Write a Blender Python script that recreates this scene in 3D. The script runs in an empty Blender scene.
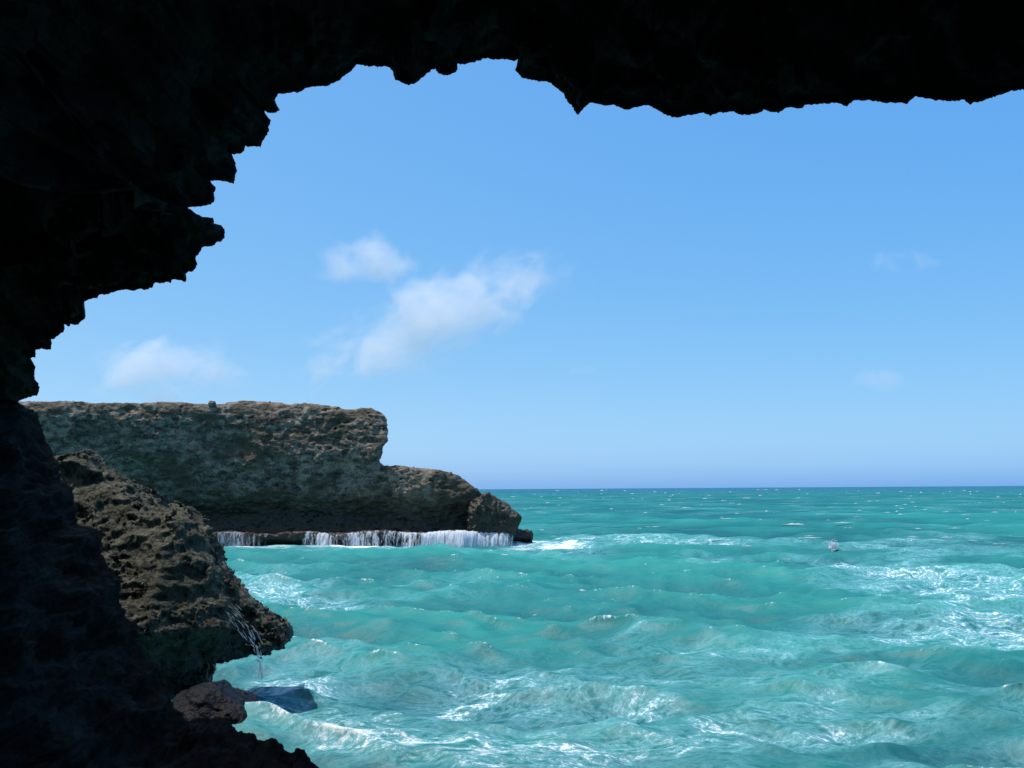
import bpy, math, random
import numpy as np
from mathutils import Matrix, Vector

random.seed(7)
RNG = np.random.default_rng(11)
S = bpy.context.scene
COL = S.collection
R = math.radians

# ------------------------------------------------------------------ camera
W, H = 1024, 768
LENS = 35.3
FPX = LENS / 36.0 * W
CAM_H = 5.0
PITCH, ROLL = 5.97, -0.36
cam_d = bpy.data.cameras.new('camera')
cam_d.lens = LENS
cam_d.sensor_width = 36.0
cam_d.clip_start = 0.05
cam_d.clip_end = 200000.0
cam = bpy.data.objects.new('camera', cam_d)
COL.objects.link(cam)
CAM_M = (Matrix.Translation((0, 0, CAM_H)) @ Matrix.Rotation(R(90 + PITCH), 4, 'X') @ Matrix.Rotation(R(ROLL), 4, 'Z'))
cam.matrix_world = CAM_M
S.camera = cam
CR = np.array(CAM_M.to_3x3())
CP = np.array([0.0, 0.0, CAM_H])


def ray(px, py):
    """World directions through photograph points (arrays allowed)."""
    px = np.asarray(px, float)
    py = np.asarray(py, float)
    c = np.stack([(px - W / 2) / FPX, -(py - H / 2) / FPX, -np.ones_like(px)], -1)
    return c @ CR.T


def at_depth(px, py, y):
    d = ray(px, py)
    return CP + d * (np.asarray(y, float) / d[..., 1])[..., None]


def on_water(px, py):
    d = ray(px, py)
    return CP + d * (-CAM_H / d[..., 2])[..., None]


def project(P):
    c = (P - CP) @ CR
    return W / 2 + FPX * c[..., 0] / -c[..., 2], H / 2 - FPX * c[..., 1] / -c[..., 2]


# ------------------------------------------------------------------ noise
_perm = np.tile(RNG.permutation(256).astype(np.int32), 3)
_grad = RNG.normal(size=(256, 3)).astype(np.float32)
_grad /= np.linalg.norm(_grad, axis=1)[:, None]


def perlin(P):
    P = np.asarray(P, np.float32)
    fl = np.floor(P)
    i = fl.astype(np.int32) & 255
    f = P - fl
    u = f * f * f * (f * (f * 6 - 15) + 10)
    out = np.zeros(len(P), np.float32)
    for dx in (0, 1):
        hx = _perm[(i[:, 0] + dx) & 255]
        wx = u[:, 0] if dx else 1 - u[:, 0]
        for dy in (0, 1):
            hy = _perm[hx + ((i[:, 1] + dy) & 255)]
            wy = u[:, 1] if dy else 1 - u[:, 1]
            for dz in (0, 1):
                g = _grad[_perm[hy + ((i[:, 2] + dz) & 255)]]
                wz = u[:, 2] if dz else 1 - u[:, 2]
                out += wx * wy * wz * (g[:, 0] * (f[:, 0] - dx) + g[:, 1] * (f[:, 1] - dy) + g[:, 2] * (f[:, 2] - dz))
    return out * 1.5


def fbm(P, scale, octaves=4, gain=0.5, lac=2.03, off=0.0):
    P = np.asarray(P, np.float32) / np.float32(scale) + np.float32(off)
    a, t, o = 1.0, 0.0, np.zeros(len(P), np.float32)
    for _ in range(octaves):
        o += a * perlin(P)
        t += a
        P = P * lac + 17.3
        a *= gain
    return o / t


def ridged(P, scale, octaves=4, gain=0.5, lac=2.1, off=0.0):
    P = np.asarray(P, np.float32) / np.float32(scale) + np.float32(off)
    a, t, o = 1.0, 0.0, np.zeros(len(P), np.float32)
    for _ in range(octaves):
        o += a * (1 - np.abs(perlin(P)) * 2.0)
        t += a
        P = P * lac + 9.7
        a *= gain
    return o / t


def sstep(a, b, x):
    t = np.clip((x - a) / (b - a), 0, 1)
    return t * t * (3 - 2 * t)


# ------------------------------------------------------------------ signed distance modelling
def poly_sdf(poly, X, Z):
    """Signed distance (negative inside) of points to a closed polygon."""
    poly = np.asarray(poly, np.float32)
    X = X.astype(np.float32)
    Z = Z.astype(np.float32)
    d2 = np.full(X.shape, 1e9, np.float32)
    ins = np.zeros(X.shape, bool)
    n = len(poly)
    for k in range(n):
        ax, az = poly[k]
        bx, bz = poly[(k + 1) % n]
        ex, ez = bx - ax, bz - az
        L = ex * ex + ez * ez + 1e-9
        t = np.clip(((X - ax) * ex + (Z - az) * ez) / L, 0, 1)
        dx, dz = X - ax - t * ex, Z - az - t * ez
        d2 = np.minimum(d2, dx * dx + dz * dz)
        c = (az > Z) != (bz > Z)
        if abs(ez) > 1e-9:
            ins ^= c & (X < ex * (Z - az) / ez + ax)
    d = np.sqrt(d2)
    return np.where(ins, -d, d)


class PolyField:
    """A polygon's distance sampled on a fine 2-D table for quick lookups."""
    def __init__(self, px_poly, depth, res=0.05, pad=3.0):
        pts = at_depth([p[0] for p in px_poly], [p[1] for p in px_poly], np.full(len(px_poly), float(depth)))
        pol = pts[:, [0, 2]]
        self.x0, self.z0 = pol.min(0) - pad
        x1, z1 = pol.max(0) + pad
        self.r = res
        nx, nz = int((x1 - self.x0) / res) + 2, int((z1 - self.z0) / res) + 2
        gx, gz = np.meshgrid(self.x0 + res * np.arange(nx), self.z0 + res * np.arange(nz), indexing='ij')
        self.t = poly_sdf(pol, gx, gz)

    def __call__(self, x, z):
        u = np.clip((x - self.x0) / self.r, 0, self.t.shape[0] - 1.001)
        v = np.clip((z - self.z0) / self.r, 0, self.t.shape[1] - 1.001)
        i, j = u.astype(np.int32), v.astype(np.int32)
        a, b = (u - i).astype(np.float32), (v - j).astype(np.float32)
        t = self.t
        return (t[i, j] * (1 - a) * (1 - b) + t[i + 1, j] * a * (1 - b) + t[i, j + 1] * (1 - a) * b + t[i + 1, j + 1] * a * b)


def smax(a, b, k):
    h = np.clip(0.5 + 0.5 * (a - b) / k, 0, 1)
    return b + (a - b) * h + k * h * (1 - h)


def smin(a, b, k):
    return -smax(-a, -b, k)


def surface_nets(F, origin, h):
    s = F < 0
    nx, ny, nz = F.shape
    cnt = np.zeros((nx - 1, ny - 1, nz - 1), np.int8)
    for a in (0, 1):
        for b in (0, 1):
            for c in (0, 1):
                cnt += s[a:nx - 1 + a, b:ny - 1 + b, c:nz - 1 + c]
    act = (cnt > 0) & (cnt < 8)
    ci = np.argwhere(act)
    idx = np.full(act.shape, -1, np.int64)
    idx[act] = np.arange(len(ci))
    acc = np.zeros((len(ci), 3))
    n = np.zeros(len(ci))
    cor = [(a, b, c) for a in (0, 1) for b in (0, 1) for c in (0, 1)]
    for p in cor:
        for ax in range(3):
            if p[ax]:
                continue
            q = list(p)
            q[ax] = 1
            va = F[ci[:, 0] + p[0], ci[:, 1] + p[1], ci[:, 2] + p[2]]
            vb = F[ci[:, 0] + q[0], ci[:, 1] + q[1], ci[:, 2] + q[2]]
            m = (va < 0) != (vb < 0)
            t = np.where(m, va / np.where(m, va - vb, 1), 0)
            pos = np.array(p, float)[None].repeat(len(ci), 0)
            pos[:, ax] += t
            acc[m] += pos[m]
            n += m
    V = origin + h * (ci + acc / n[:, None])
    faces = []
    for ax in range(3):
        u, v = (ax + 1) % 3, (ax + 2) % 3
        sl0 = [slice(None)] * 3
        sl1 = [slice(None)] * 3
        sl0[ax] = slice(0, -1)
        sl1[ax] = slice(1, None)
        e = s[tuple(sl0)] != s[tuple(sl1)]
        ei = np.argwhere(e)
        ok = (ei[:, u] > 0) & (ei[:, v] > 0) & (ei[:, u] < F.shape[u] - 1) & (ei[:, v] < F.shape[v] - 1)
        ei = ei[ok]
        quad = []
        for du, dv in ((-1, -1), (0, -1), (0, 0), (-1, 0)):
            c = ei.copy()
            c[:, u] += du
            c[:, v] += dv
            quad.append(idx[c[:, 0], c[:, 1], c[:, 2]])
        q = np.stack(quad, 1)
        neg = s[ei[:, 0], ei[:, 1], ei[:, 2]]
        q[~neg] = q[~neg][:, ::-1]
        faces.append(q)
    return V, np.concatenate(faces)


def mesh_obj(name, V, F, mat, parent=None, smooth=True, attrs=None):
    V = np.ascontiguousarray(V, np.float32)
    F = np.ascontiguousarray(F, np.int32)
    me = bpy.data.meshes.new(name)
    k = F.shape[1]
    me.vertices.add(len(V))
    me.vertices.foreach_set('co', V.ravel())
    me.loops.add(F.size)
    me.loops.foreach_set('vertex_index', F.ravel())
    me.polygons.add(len(F))
    me.polygons.foreach_set('loop_start', np.arange(0, F.size, k, dtype=np.int32))
    if attrs:
        for an, av in attrs.items():
            at = me.attributes.new(an, 'FLOAT', 'POINT')
            at.data.foreach_set('value', np.ascontiguousarray(av, np.float32))
    me.update(calc_edges=True)
    me.validate()
    if smooth:
        me.shade_smooth()
    me.materials.append(mat)
    o = bpy.data.objects.new(name, me)
    COL.objects.link(o)
    if parent is not None:
        o.parent = parent
        o.matrix_parent_inverse = Matrix.Translation(-parent.location)
    return o


def tag(o, label=None, cat=None, group=None, kind=None):
    for k, v in (('label', label), ('category', cat), ('group', group), ('kind', kind)):
        if v:
            o[k] = v
    return o


def empty(name, loc):
    o = bpy.data.objects.new(name, None)
    o.location = loc
    COL.objects.link(o)
    return o


def voxel_rock(lo, hi, h, base, noise, band):
    lo = np.array(lo, float)
    n = [int((hi[i] - lo[i]) / h) + 2 for i in range(3)]
    ax = [(lo[i] + h * np.arange(n[i])).astype(np.float32) for i in range(3)]
    X, Y, Z = np.meshgrid(*ax, indexing='ij')
    F = base(X, Y, Z).astype(np.float32)
    m = np.abs(F) < band
    P = np.stack([X[m], Y[m], Z[m]], 1)
    F[m] -= noise(P)
    for i in range(3):           # close the block at its borders
        sl = [slice(None)] * 3
        for e in (0, -1):
            sl[i] = e
            F[tuple(sl)] = np.maximum(F[tuple(sl)], h * 0.5)
    return surface_nets(F, lo, h)


# ------------------------------------------------------------------ node helpers
def material(name):
    m = bpy.data.materials.new(name)
    m.use_nodes = True
    nt = m.node_tree
    nt.nodes.clear()
    return m, nt


class NT:
    def __init__(self, nt):
        self.nt = nt

    def n(self, t, **kw):
        nd = self.nt.nodes.new(t)
        for k, v in kw.items():
            setattr(nd, k, v)
        return nd

    def put(self, sock, v):
        if hasattr(v, 'is_output'):
            self.nt.links.new(v, sock)
        elif v is not None:
            sock.default_value = v

    def math(self, op, a, b=None, c=None, clamp=False):
        nd = self.n('ShaderNodeMath', operation=op, use_clamp=clamp)
        self.put(nd.inputs[0], a)
        if b is not None:
            self.put(nd.inputs[1], b)
        if c is not None:
            self.put(nd.inputs[2], c)
        return nd.outputs[0]

    def ramp(self, v, a, b, lo=0.0, hi=1.0, mode='SMOOTHSTEP'):
        nd = self.n('ShaderNodeMapRange', interpolation_type=mode)
        self.put(nd.inputs[0], v)
        for i, x in enumerate((a, b, lo, hi)):
            self.put(nd.inputs[i + 1], x)
        return nd.outputs[0]

    def mix(self, f, a, b, mode='MIX'):
        nd = self.n('ShaderNodeMix', data_type='RGBA', blend_type=mode)
        self.put(nd.inputs[0], f)
        self.put(nd.inputs[6], a)
        self.put(nd.inputs[7], b)
        return nd.outputs[2]

    def noise(self, vec, scale, detail=4.0, rough=0.55, dist=0.0, color=False):
        nd = self.n('ShaderNodeTexNoise')
        self.put(nd.inputs['Vector'], vec)
        nd.inputs['Scale'].default_value = scale
        nd.inputs['Detail'].default_value = detail
        nd.inputs['Roughness'].default_value = rough
        nd.inputs['Distortion'].default_value = dist
        return nd.outputs['Color' if color else 'Fac']

    def mapping(self, vec, scale=(1, 1, 1), rot=(0, 0, 0), loc=(0, 0, 0)):
        nd = self.n('ShaderNodeMapping')
        self.put(nd.inputs[0], vec)
        nd.inputs['Location'].default_value = loc
        nd.inputs['Rotation'].default_value = rot
        nd.inputs['Scale'].default_value = scale
        return nd.outputs[0]


def rgb(r, g, b):
    return (r, g, b, 1.0)


def rock_material(name, pale, dark, stain, tide=None, unit=1.0, rough=0.9, bump=0.06, strata=1.0):
    m, nt = material(name)
    k = NT(nt)
    out = k.n('ShaderNodeOutputMaterial')
    bs = k.n('ShaderNodeBsdfPrincipled')
    nt.links.new(bs.outputs[0], out.inputs[0])
    pos = k.n('ShaderNodeNewGeometry').outputs['Position']
    sq = k.mapping(pos, scale=(1, 1, strata))
    big = k.noise(sq, 0.35 / unit, 4, 0.6, 0.4)
    mid = k.noise(sq, 1.6 / unit, 6, 0.65, 0.5)
    fine = k.noise(pos, 9.0 / unit, 5, 0.7)
    f = k.math('ADD', k.math('MULTIPLY', mid, 0.65), k.math('MULTIPLY', fine, 0.35))
    c = k.mix(k.ramp(f, 0.40, 0.60), dark, pale)
    c = k.mix(k.ramp(big, 0.46, 0.64), c, stain)
    if tide:
        z = k.n('ShaderNodeSeparateXYZ')
        nt.links.new(pos, z.inputs[0])
        zz = k.math('ADD', z.outputs[2], k.math('MULTIPLY_ADD', mid, tide[3], -tide[3] * 0.5))
        wet = k.ramp(zz, tide[0], tide[1], 1.0, 0.0)
        c = k.mix(wet, c, tide[2])
        nt.links.new(k.ramp(wet, 0, 1, rough, 0.45), bs.inputs['Roughness'])
    else:
        bs.inputs['Roughness'].default_value = rough
    nt.links.new(c, bs.inputs['Base Color'])
    bs.inputs['Specular IOR Level'].default_value = 0.3
    vor = k.n('ShaderNodeTexVoronoi', feature='F1')
    nt.links.new(sq, vor.inputs['Vector'])
    vor.inputs['Scale'].default_value = 5.0 / unit
    hgt = k.math('ADD', k.math('MULTIPLY', k.noise(sq, 4.0 / unit, 8, 0.7), 1.0), k.math('MULTIPLY', vor.outputs['Distance'], 0.5))
    b = k.n('ShaderNodeBump')
    b.inputs['Strength'].default_value = 1.0
    b.inputs['Distance'].default_value = bump
    nt.links.new(hgt, b.inputs['Height'])
    nt.links.new(b.outputs[0], bs.inputs['Normal'])
    return m


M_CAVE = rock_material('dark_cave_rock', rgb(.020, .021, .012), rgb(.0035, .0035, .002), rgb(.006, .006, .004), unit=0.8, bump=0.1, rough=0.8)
M_OUT = rock_material('pitted_limestone', rgb(.108, .110, .074), rgb(.014, .0145, .010), rgb(.040, .042, .027), tide=(0.6, 2.4, rgb(.028, .027, .024), 1.2), unit=0.4, bump=0.06)
M_HEAD = rock_material('weathered_limestone', rgb(.25, .205, .15), rgb(.04, .032, .022), rgb(.07, .056, .035), tide=(2.2, 6.6, rgb(.038, .034, .021), 3.0), unit=1.6, bump=0.14, strata=1.6)
M_WET = rock_material('wet_dark_rock', rgb(.010, .011, .013), rgb(.004, .004, .005), rgb(.006, .007, .008), unit=0.3, rough=0.4, bump=0.03)

# ------------------------------------------------------------------ sea cave (loft from its mouth)
TOP = [(17.6, 402), (22.8, 399), (28.8, 396.6), (37, 396), (40.6, 386.8), (34.7, 378.3), (35.5, 367.3), (30, 358.9), (35.5, 358), (36.4, 350.4), (50, 348), (52.5, 344.5), (49, 339), (58.4, 336), (64, 331), (64.3, 325), (68.5, 326.7), (71, 324.5), (78.7, 325), (84.6, 319), (82.6, 304.7), (88, 300), (97.3, 298.4), (98.2, 295.4), (108.3, 294.5), (119.3, 290), (130, 290.6), (153, 288), (155.6, 282.5), (171, 283.5), (172.5, 279.3), (185.5, 281.5), (184, 274.4), (192, 271), (197, 264.6), (195.3, 256.5), (203.5, 247.4), (221.4, 241.8), (226.2, 232), (221.4, 225.5), (208.3, 226.2), (214.2, 222.3), (213.2, 217.4), (203.5, 217.4), (195, 212.5), (188, 207.6), (205, 206.7), (214.2, 202.8), (214.8, 188), (208.3, 180), (221.4, 181.6), (233.7, 183.2), (237.6, 171.8), (235, 162), (231.8, 154), (242.5, 153.3), (245.8, 146.8), (260.4, 146.8), (267, 134.4), (271.8, 119.7), (268.5, 118), (265, 111), (276.7, 114), (280, 110), (275, 100), (278.7, 93.7), (297, 93), (310.8, 86.7), (326.4, 86.7), (340, 80), (351.8, 70.3), (355.7, 64.5), (369.4, 67), (387, 66.4), (392.8, 72.3), (394.8, 80), (408.4, 86), (418, 82), (432, 70.3), (435.8, 68.4), (437.7, 74), (447.5, 76), (457, 72), (458.4, 64.5), (474.8, 62.5), (482.6, 57.8), (494, 60.5), (506, 59.4), (514, 61.7), (518, 58.6), (514.7, 69.5), (520, 77), (533.4, 80.9), (547, 82), (559, 89), (566, 97.7), (572.5, 109), (578, 113.7), (588, 105), (592, 103), (603.7, 106), (613.5, 104.7), (625, 110.5), (635, 108), (649, 105), (662.5, 114), (675.6, 118), (700, 113), (711, 116), (719, 112.5), (734, 112.5), (749, 116), (764, 110.6), (779, 113), (786, 108), (801, 108.7), (805, 105), (827.5, 104), (837, 103), (846, 107), (853.7, 101), (872.5, 101), (887.5, 103), (908, 104), (915.6, 96.7), (936, 100.5), (955, 102), (964, 99.4), (970, 104), (992.5, 98), (1007.5, 92), (1024, 90)]
REST = [(1080, 86), (1150, 100), (1230, 150), (1300, 260), (1330, 420), (1320, 600), (1290, 760), (1240, 880), (1100, 930), (900, 935), (700, 930), (520, 900), (430, 850), (370, 805), (340, 785), (318, 767), (308.7, 759), (304.7, 749.7), (295, 747), (291, 749.7), (284, 744), (272, 739), (258.6, 743), (253, 733.5), (225, 722), (190, 712), (165, 690), (140, 640), (115, 580), (90, 530), (72, 490), (58, 462), (44, 437), (36.6, 412), (22, 405)]
DEP = [(17.6, 402, 20.5), (35, 360, 19.5), (110, 293, 17), (205, 245, 15.4), (235, 165, 15.2), (280, 93, 15), (400, 80, 14.6), (520, 70, 14.2), (600, 105, 13.4), (800, 106, 12), (1024, 90, 10.5), (1230, 150, 11), (1330, 420, 9), (1320, 600, 8), (1240, 880, 8.6), (900, 935, 10), (520, 900, 11.4), (430, 850, 12.6), (318, 767, 15.5), (253, 733, 16), (190, 712, 16.6), (140, 640, 17.4), (90, 530, 18.6), (58, 462, 19.6), (22, 405, 20.4)]


def resample(pts, n_per_px=0.55, step_out=8.0):
    P = np.array(pts, float)
    Q = np.vstack([P, P[:1]])
    out = []
    for a, b in zip(Q[:-1], Q[1:]):
        L = np.hypot(*(b - a))
        inside = -40 < a[0] < 1064 and -40 < a[1] < 800
        k = max(1, int(L / (1.15 if inside else step_out)))
        for i in range(k):
            out.append(a + (b - a) * i / k)
    return np.array(out)


ring = resample(TOP + REST)
NR = len(ring)
seg = np.hypot(*(np.roll(ring, -1, 0) - ring).T)
arc = np.concatenate([[0], np.cumsum(seg)[:-1]])
# depth along the mouth
dk = np.array(DEP, float)
ai = [arc[np.argmin(np.hypot(ring[:, 0] - a, ring[:, 1] - b))] for a, b, _ in DEP]
ai = np.maximum.accumulate(np.array(ai))
depth = np.interp(arc, np.append(ai, arc[-1] + seg[-1]), np.append(dk[:, 2], dk[0, 2]))
# jagged micro outline
q = np.stack([arc / 9.0, np.zeros(NR), np.zeros(NR)], 1)
nrm = np.roll(ring, -1, 0) - np.roll(ring, 1, 0)
nrm = np.stack([nrm[:, 1], -nrm[:, 0]], 1)
nrm /= np.linalg.norm(nrm, axis=1)[:, None] + 1e-6
jit = 1.3 * perlin(q) + 1.0 * perlin(q * 2.7 + 5) + 1.0 * perlin(q * 5.1 + 9)
inside = (ring[:, 0] < 1100) & (ring[:, 1] < 800)
lowleft = sstep(405, 470, ring[:, 1]) * sstep(330, 240, ring[:, 0])
q2 = np.stack([arc / 38.0, np.zeros(NR) + 3, np.zeros(NR)], 1)
jit = jit + lowleft * (17 * perlin(q2) + 9 * perlin(q2 * 2.3 + 4) + 4 * (ridged(q2, 0.28, 2) - .4))
tooth = ridged(np.stack([arc / 16.0, np.zeros(NR) + 8, np.zeros(NR)], 1), 1.0, 2) - 0.5
jit = jit + 1.6 * tooth
ring_j = ring + nrm * (jit * inside)[:, None]
rim = at_depth(ring_j[:, 0], ring_j[:, 1], depth)


def csmooth(A, width):
    """Gaussian smoothing along the closed ring, by arc length in photograph points."""
    out = np.zeros_like(A)
    wsum = np.zeros(len(A))
    tot = arc[-1] + seg[-1]
    w_el = (seg + np.roll(seg, 1)) / 2
    d = np.abs(arc[:, None] - arc[None])
    d = np.minimum(d, tot - d)
    Wt = np.exp(-(d / width) ** 2) * w_el[None]
    Wt /= Wt.sum(1)[:, None]
    return Wt @ A


sm1 = csmooth(rim, 14)
sm2 = csmooth(rim, 60)
tan = np.roll(csmooth(rim, 45), -1, 0) - np.roll(csmooth(rim, 45), 1, 0)
outw = np.stack([tan[:, 2], np.zeros(NR), -tan[:, 0]], 1)
outw /= np.linalg.norm(outw, axis=1)[:, None]
cen = np.array([2.0, 0, 5.0])
flip = np.sum(outw * (rim - cen) * [1, 0, 1], 1)
if np.median(flip) < 0:
    outw = -outw
outw = csmooth(outw, 25)
outw /= np.linalg.norm(outw, axis=1)[:, None]
bk = np.array([0, -1.0, 0])

# inward stations: (towards the camera, outward, smoothing blend, noise amplitude)
st_in = []
for t in np.linspace(0, 1, 62)[1:]:
    b = 0.05 + 26 * t ** 2.1
    a = 0.35 * (1 - math.exp(-b / 0.35)) + 0.22 * b + 0.7 * sstep(0, 4, b)
    st_in.append((b, min(a, 4.6 + 0.05 * b), sstep(0.0, 1.4, b), 0.75 * sstep(0.05, 3.0, b), ))
rings = [rim]
for b, a, w, am in st_in:
    base = rim * (1 - w) + (sm1 * (1 - sstep(1, 5, b)) + sm2 * sstep(1, 5, b)) * w
    # every station draws back behind the camera in proportion to its own depth
    P = base + outw * a + bk * (b * (depth + 10)[:, None] / 30.0)
    n1 = ridged(P, 2.4, 4, 0.55)
    n2 = fbm(P, 0.7, 4, 0.6, off=31)
    n3 = ridged(P, 0.45, 3, 0.6, off=11)
    dvec = -outw * 0.8 + np.stack([fbm(P, 1.1, 2, off=7), fbm(P, 1.1, 2, off=77), fbm(P, 1.1, 2, off=177)], 1) * 0.8
    fade = sstep(0.0, 1.2, b)
    lift = (n1 - 0.35) * am * 0.9 + n2 * 0.75 * min(1, 0.2 + fade) * sstep(0, 0.3, b) + n3 * 0.26 * sstep(0, 0.4, b)
    P = P + dvec * lift[:, None]
    rings.append(P)
rings_in = rings
st_out = [(0.04, 0.03), (0.08, 0.10), (0.14, 0.25), (0.2, 0.5), (0.28, 0.9), (0.35, 1.5), (0.4, 2.3), (0.4, 3.3), (0.3, 4.5), (0.0, 6.0), (-0.6, 8.0), (-2.0, 10.0), (-6.0, 11.5), (-14.0, 12.0), (-24.0, 12.0), (-40.0, 11.5)]
rings_out = []
for f, a in st_out:
    w = sstep(0, 1.5, a)
    base = rim * (1 - w) + sm2 * w
    P = base + outw * a + np.array([0, f, 0])
    n1 = ridged(P, 2.4, 4, 0.55) - 0.4
    n2 = fbm(P, 0.6, 3, 0.6, off=31)
    P = P + (outw * 0.5 + np.array([0, 0.45, 0])) * ((n1 * 0.9 + n2 * 0.3) * sstep(0.0, 2.0, a))[:, None] * (1 if f > -3 else 0)
    rings_out.append(P)
allr = rings_out[::-1] + rings_in
NS = len(allr)
Vc = np.concatenate(allr)
i0 = np.arange(NR)
i1 = (i0 + 1) % NR
Fc = np.concatenate([np.stack([k * NR + i0, k * NR + i1, (k + 1) * NR + i1, (k + 1) * NR + i0], 1) for k in range(NS - 1)])
seg_of = np.tile(i0, NS - 1)
# caps at the far ends (fan quads)
capA = len(Vc)
Vc = np.vstack([Vc, allr[0].mean(0), allr[-1].mean(0)])
cap1 = np.stack([i1, i0, np.full(NR, capA), np.full(NR, capA)], 1)
cap2 = np.stack([(NS - 1) * NR + i0, (NS - 1) * NR + i1, np.full(NR, capA + 1), np.full(NR, capA + 1)], 1)


def sub_mesh(V, F):
    u, inv = np.unique(F, return_inverse=True)
    return V[u], inv.reshape(F.shape)


a_left = ai[5]                                    # roof starts at the top left bend of the mouth
i_left = int(np.argmin(np.abs(arc - a_left)))
i_right = int(np.argmin(np.abs(arc - ai[11])))
i_floor1 = int(np.argmin(np.abs(arc - ai[14])))
i_floor2 = int(np.argmin(np.abs(arc - ai[20])))
part_of = np.zeros(NR, int)
part_of[:i_left] = 1
part_of[i_floor2:] = 1
part_of[i_right:i_floor1] = 2
part_of[i_floor1:i_floor2] = 3
cave = empty('sea_cave', (0.0, 8.0, 0.0))
tag(cave, 'black jagged mouth of a sea cave framing the sea and sky from inside', 'sea cave')
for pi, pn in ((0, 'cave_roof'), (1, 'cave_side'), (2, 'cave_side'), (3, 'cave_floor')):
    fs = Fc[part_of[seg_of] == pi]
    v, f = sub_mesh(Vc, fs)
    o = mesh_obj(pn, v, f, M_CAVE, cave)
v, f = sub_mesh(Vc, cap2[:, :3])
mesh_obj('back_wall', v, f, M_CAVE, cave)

# ------------------------------------------------------------------ rock outcrop at the cave mouth
YO = 24.6
A_FRONT = [(-40, 500), (30, 480), (63, 466), (100, 480), (122, 494), (140, 512), (160, 517), (178, 520), (190, 533), (200, 555), (208, 578), (222, 600), (236, 620), (246, 636), (251, 650), (248, 661), (229, 665), (203, 663), (196, 670), (192, 700), (180, 740), (-40, 740)]
B_BACK = [(-40, 470), (40, 466), (63, 461), (75, 455), (82, 452), (90, 460), (99, 471), (117, 477), (132, 497), (146, 512), (160, 515), (176, 513), (193, 523), (202, 535), (209, 553), (218, 567), (231, 582), (246, 597), (252, 605), (261, 617), (275, 629), (288, 637), (284, 642), (267, 649), (253, 652), (230, 655), (180, 660), (170, 740), (-40, 740)]
fA, fB = PolyField(A_FRONT, YO - 0.8, 0.02, 2.5), PolyField(B_BACK, YO + 0.6, 0.02, 2.5)


def out_base(X, Y, Z):
    a = fA(X + (Y - (YO - 0.8)) * 0.15, Z)
    a = smax(a, (YO - 2.3) - Y + 0.62 * np.maximum(Z - 1.9, 0) + 0.9 * np.maximum(1.9 - Z, 0) + 0.3 + np.maximum(X + 8.1, 0) * 0.85, 0.5)
    a = smax(a, Y - (YO + 2.4), 0.3)
    b = fB(X + (Y - (YO + 0.6)) * 0.3, Z)
    b = smax(b, (YO + 0.1) - Y, 0.5)
    b = smax(b, Y - (YO + 3.5), 0.8)
    return smin(a, b, 0.08)


def out_noise(P):
    wp = P + 0.10 * np.stack([fbm(P, 0.35, 2, off=3), fbm(P, 0.35, 2, off=33), fbm(P, 0.35, 2, off=63)], 1)
    zs = P * np.array([1, 1, 1.7], np.float32)
    rough = 0.55 + 0.9 * sstep(-0.25, 0.35, fbm(P, 0.9, 2, off=51))
    n = 0.22 * fbm(P, 1.6, 2) + 0.24 * (ridged(zs, 0.95, 2, 0.5, off=21) - 0.4)
    n = n + rough * (0.22 * fbm(wp, 0.30, 4, 0.8, off=4) + 0.16 * (ridged(wp, 0.22, 3, 0.7, off=5) - 0.45))
    return n * 0.85


lo = at_depth(-30, 735, YO)
hi = at_depth(300, 440, YO)
V, F = voxel_rock((lo[0] , YO - 3.2, -0.7), (hi[0] + 0.6, YO + 3.3, hi[2] + 0.4), 0.036, out_base, out_noise, 0.6)
o = mesh_obj('rock_outcrop', V, F, M_OUT, smooth=False)
tag(o, 'pitted olive grey rock outcrop at the cave mouth, partly sunlit, with a pointed overhanging nose', 'rock outcrop')

# low wet rock in the wash below the outcrop
WR = [(170, 702), (196, 688), (212, 687), (224, 697), (238, 702), (250, 714), (258, 724), (256, 730), (240, 745), (170, 760)]
fW = PolyField(WR, 20.5, 0.02, 1.5)


def wet_base(X, Y, Z):
    w = fW(X, Z)
    w = smax(w, np.abs(Y - 20.9) - 1.3 + 0.5 * np.maximum(Z + .2, 0), 0.5)
    return w


lo = at_depth(165, 760, 20.5)
hi = at_depth(266, 672, 20.5)
M_WET.node_tree.nodes['Principled BSDF'].inputs['Specular IOR Level'].default_value = 0.12
V, F = voxel_rock((lo[0], 18.6, -0.5), (hi[0] + 0.2, 23.2, hi[2] + 0.3), 0.035, wet_base,
                  lambda P: 0.10 * fbm(P, 0.5, 3) + 0.09 * (ridged(P, 0.3, 3, 0.6) - 0.4), 0.35)
o = mesh_obj('wet_rock', V, F, M_WET, smooth=True)
tag(o, 'low dark wet rock washed by water below the outcrop nose', 'rock')

# ------------------------------------------------------------------ headland
YH = float(on_water(380, 545.5)[1]) + 1.6
HB = [(-140, 408), (-60, 406), (22, 405), (60, 405), (100, 404.5), (130, 405), (150, 404), (180, 404), (195, 405), (207, 405), (225, 404), (233, 402), (245, 400.5), (262, 401), (270, 403), (285, 402), (295, 404), (310, 403), (330, 405), (345, 406), (352, 408.5), (362, 409.5), (367, 407), (374, 409), (379, 408), (388, 413), (393, 420), (392, 432), (389, 440), (384, 446), (385, 452), (383, 458), (384, 463), (394, 467.5), (404, 467), (415, 468.5), (428, 470.5), (440, 471), (452, 473.5), (463, 478.5), (471, 485), (477, 492), (482, 499), (486, 507), (487, 520), (486, 533), (470, 550), (440, 560), (-140, 560)]
fH = PolyField(HB, YH, 0.05, 4.0)
px_m = YH / FPX          # metres per photograph point at the headland


def X_at(px):
    return float(at_depth(px, 487, YH)[0])


x388, x478 = X_at(388), X_at(478)


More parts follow.
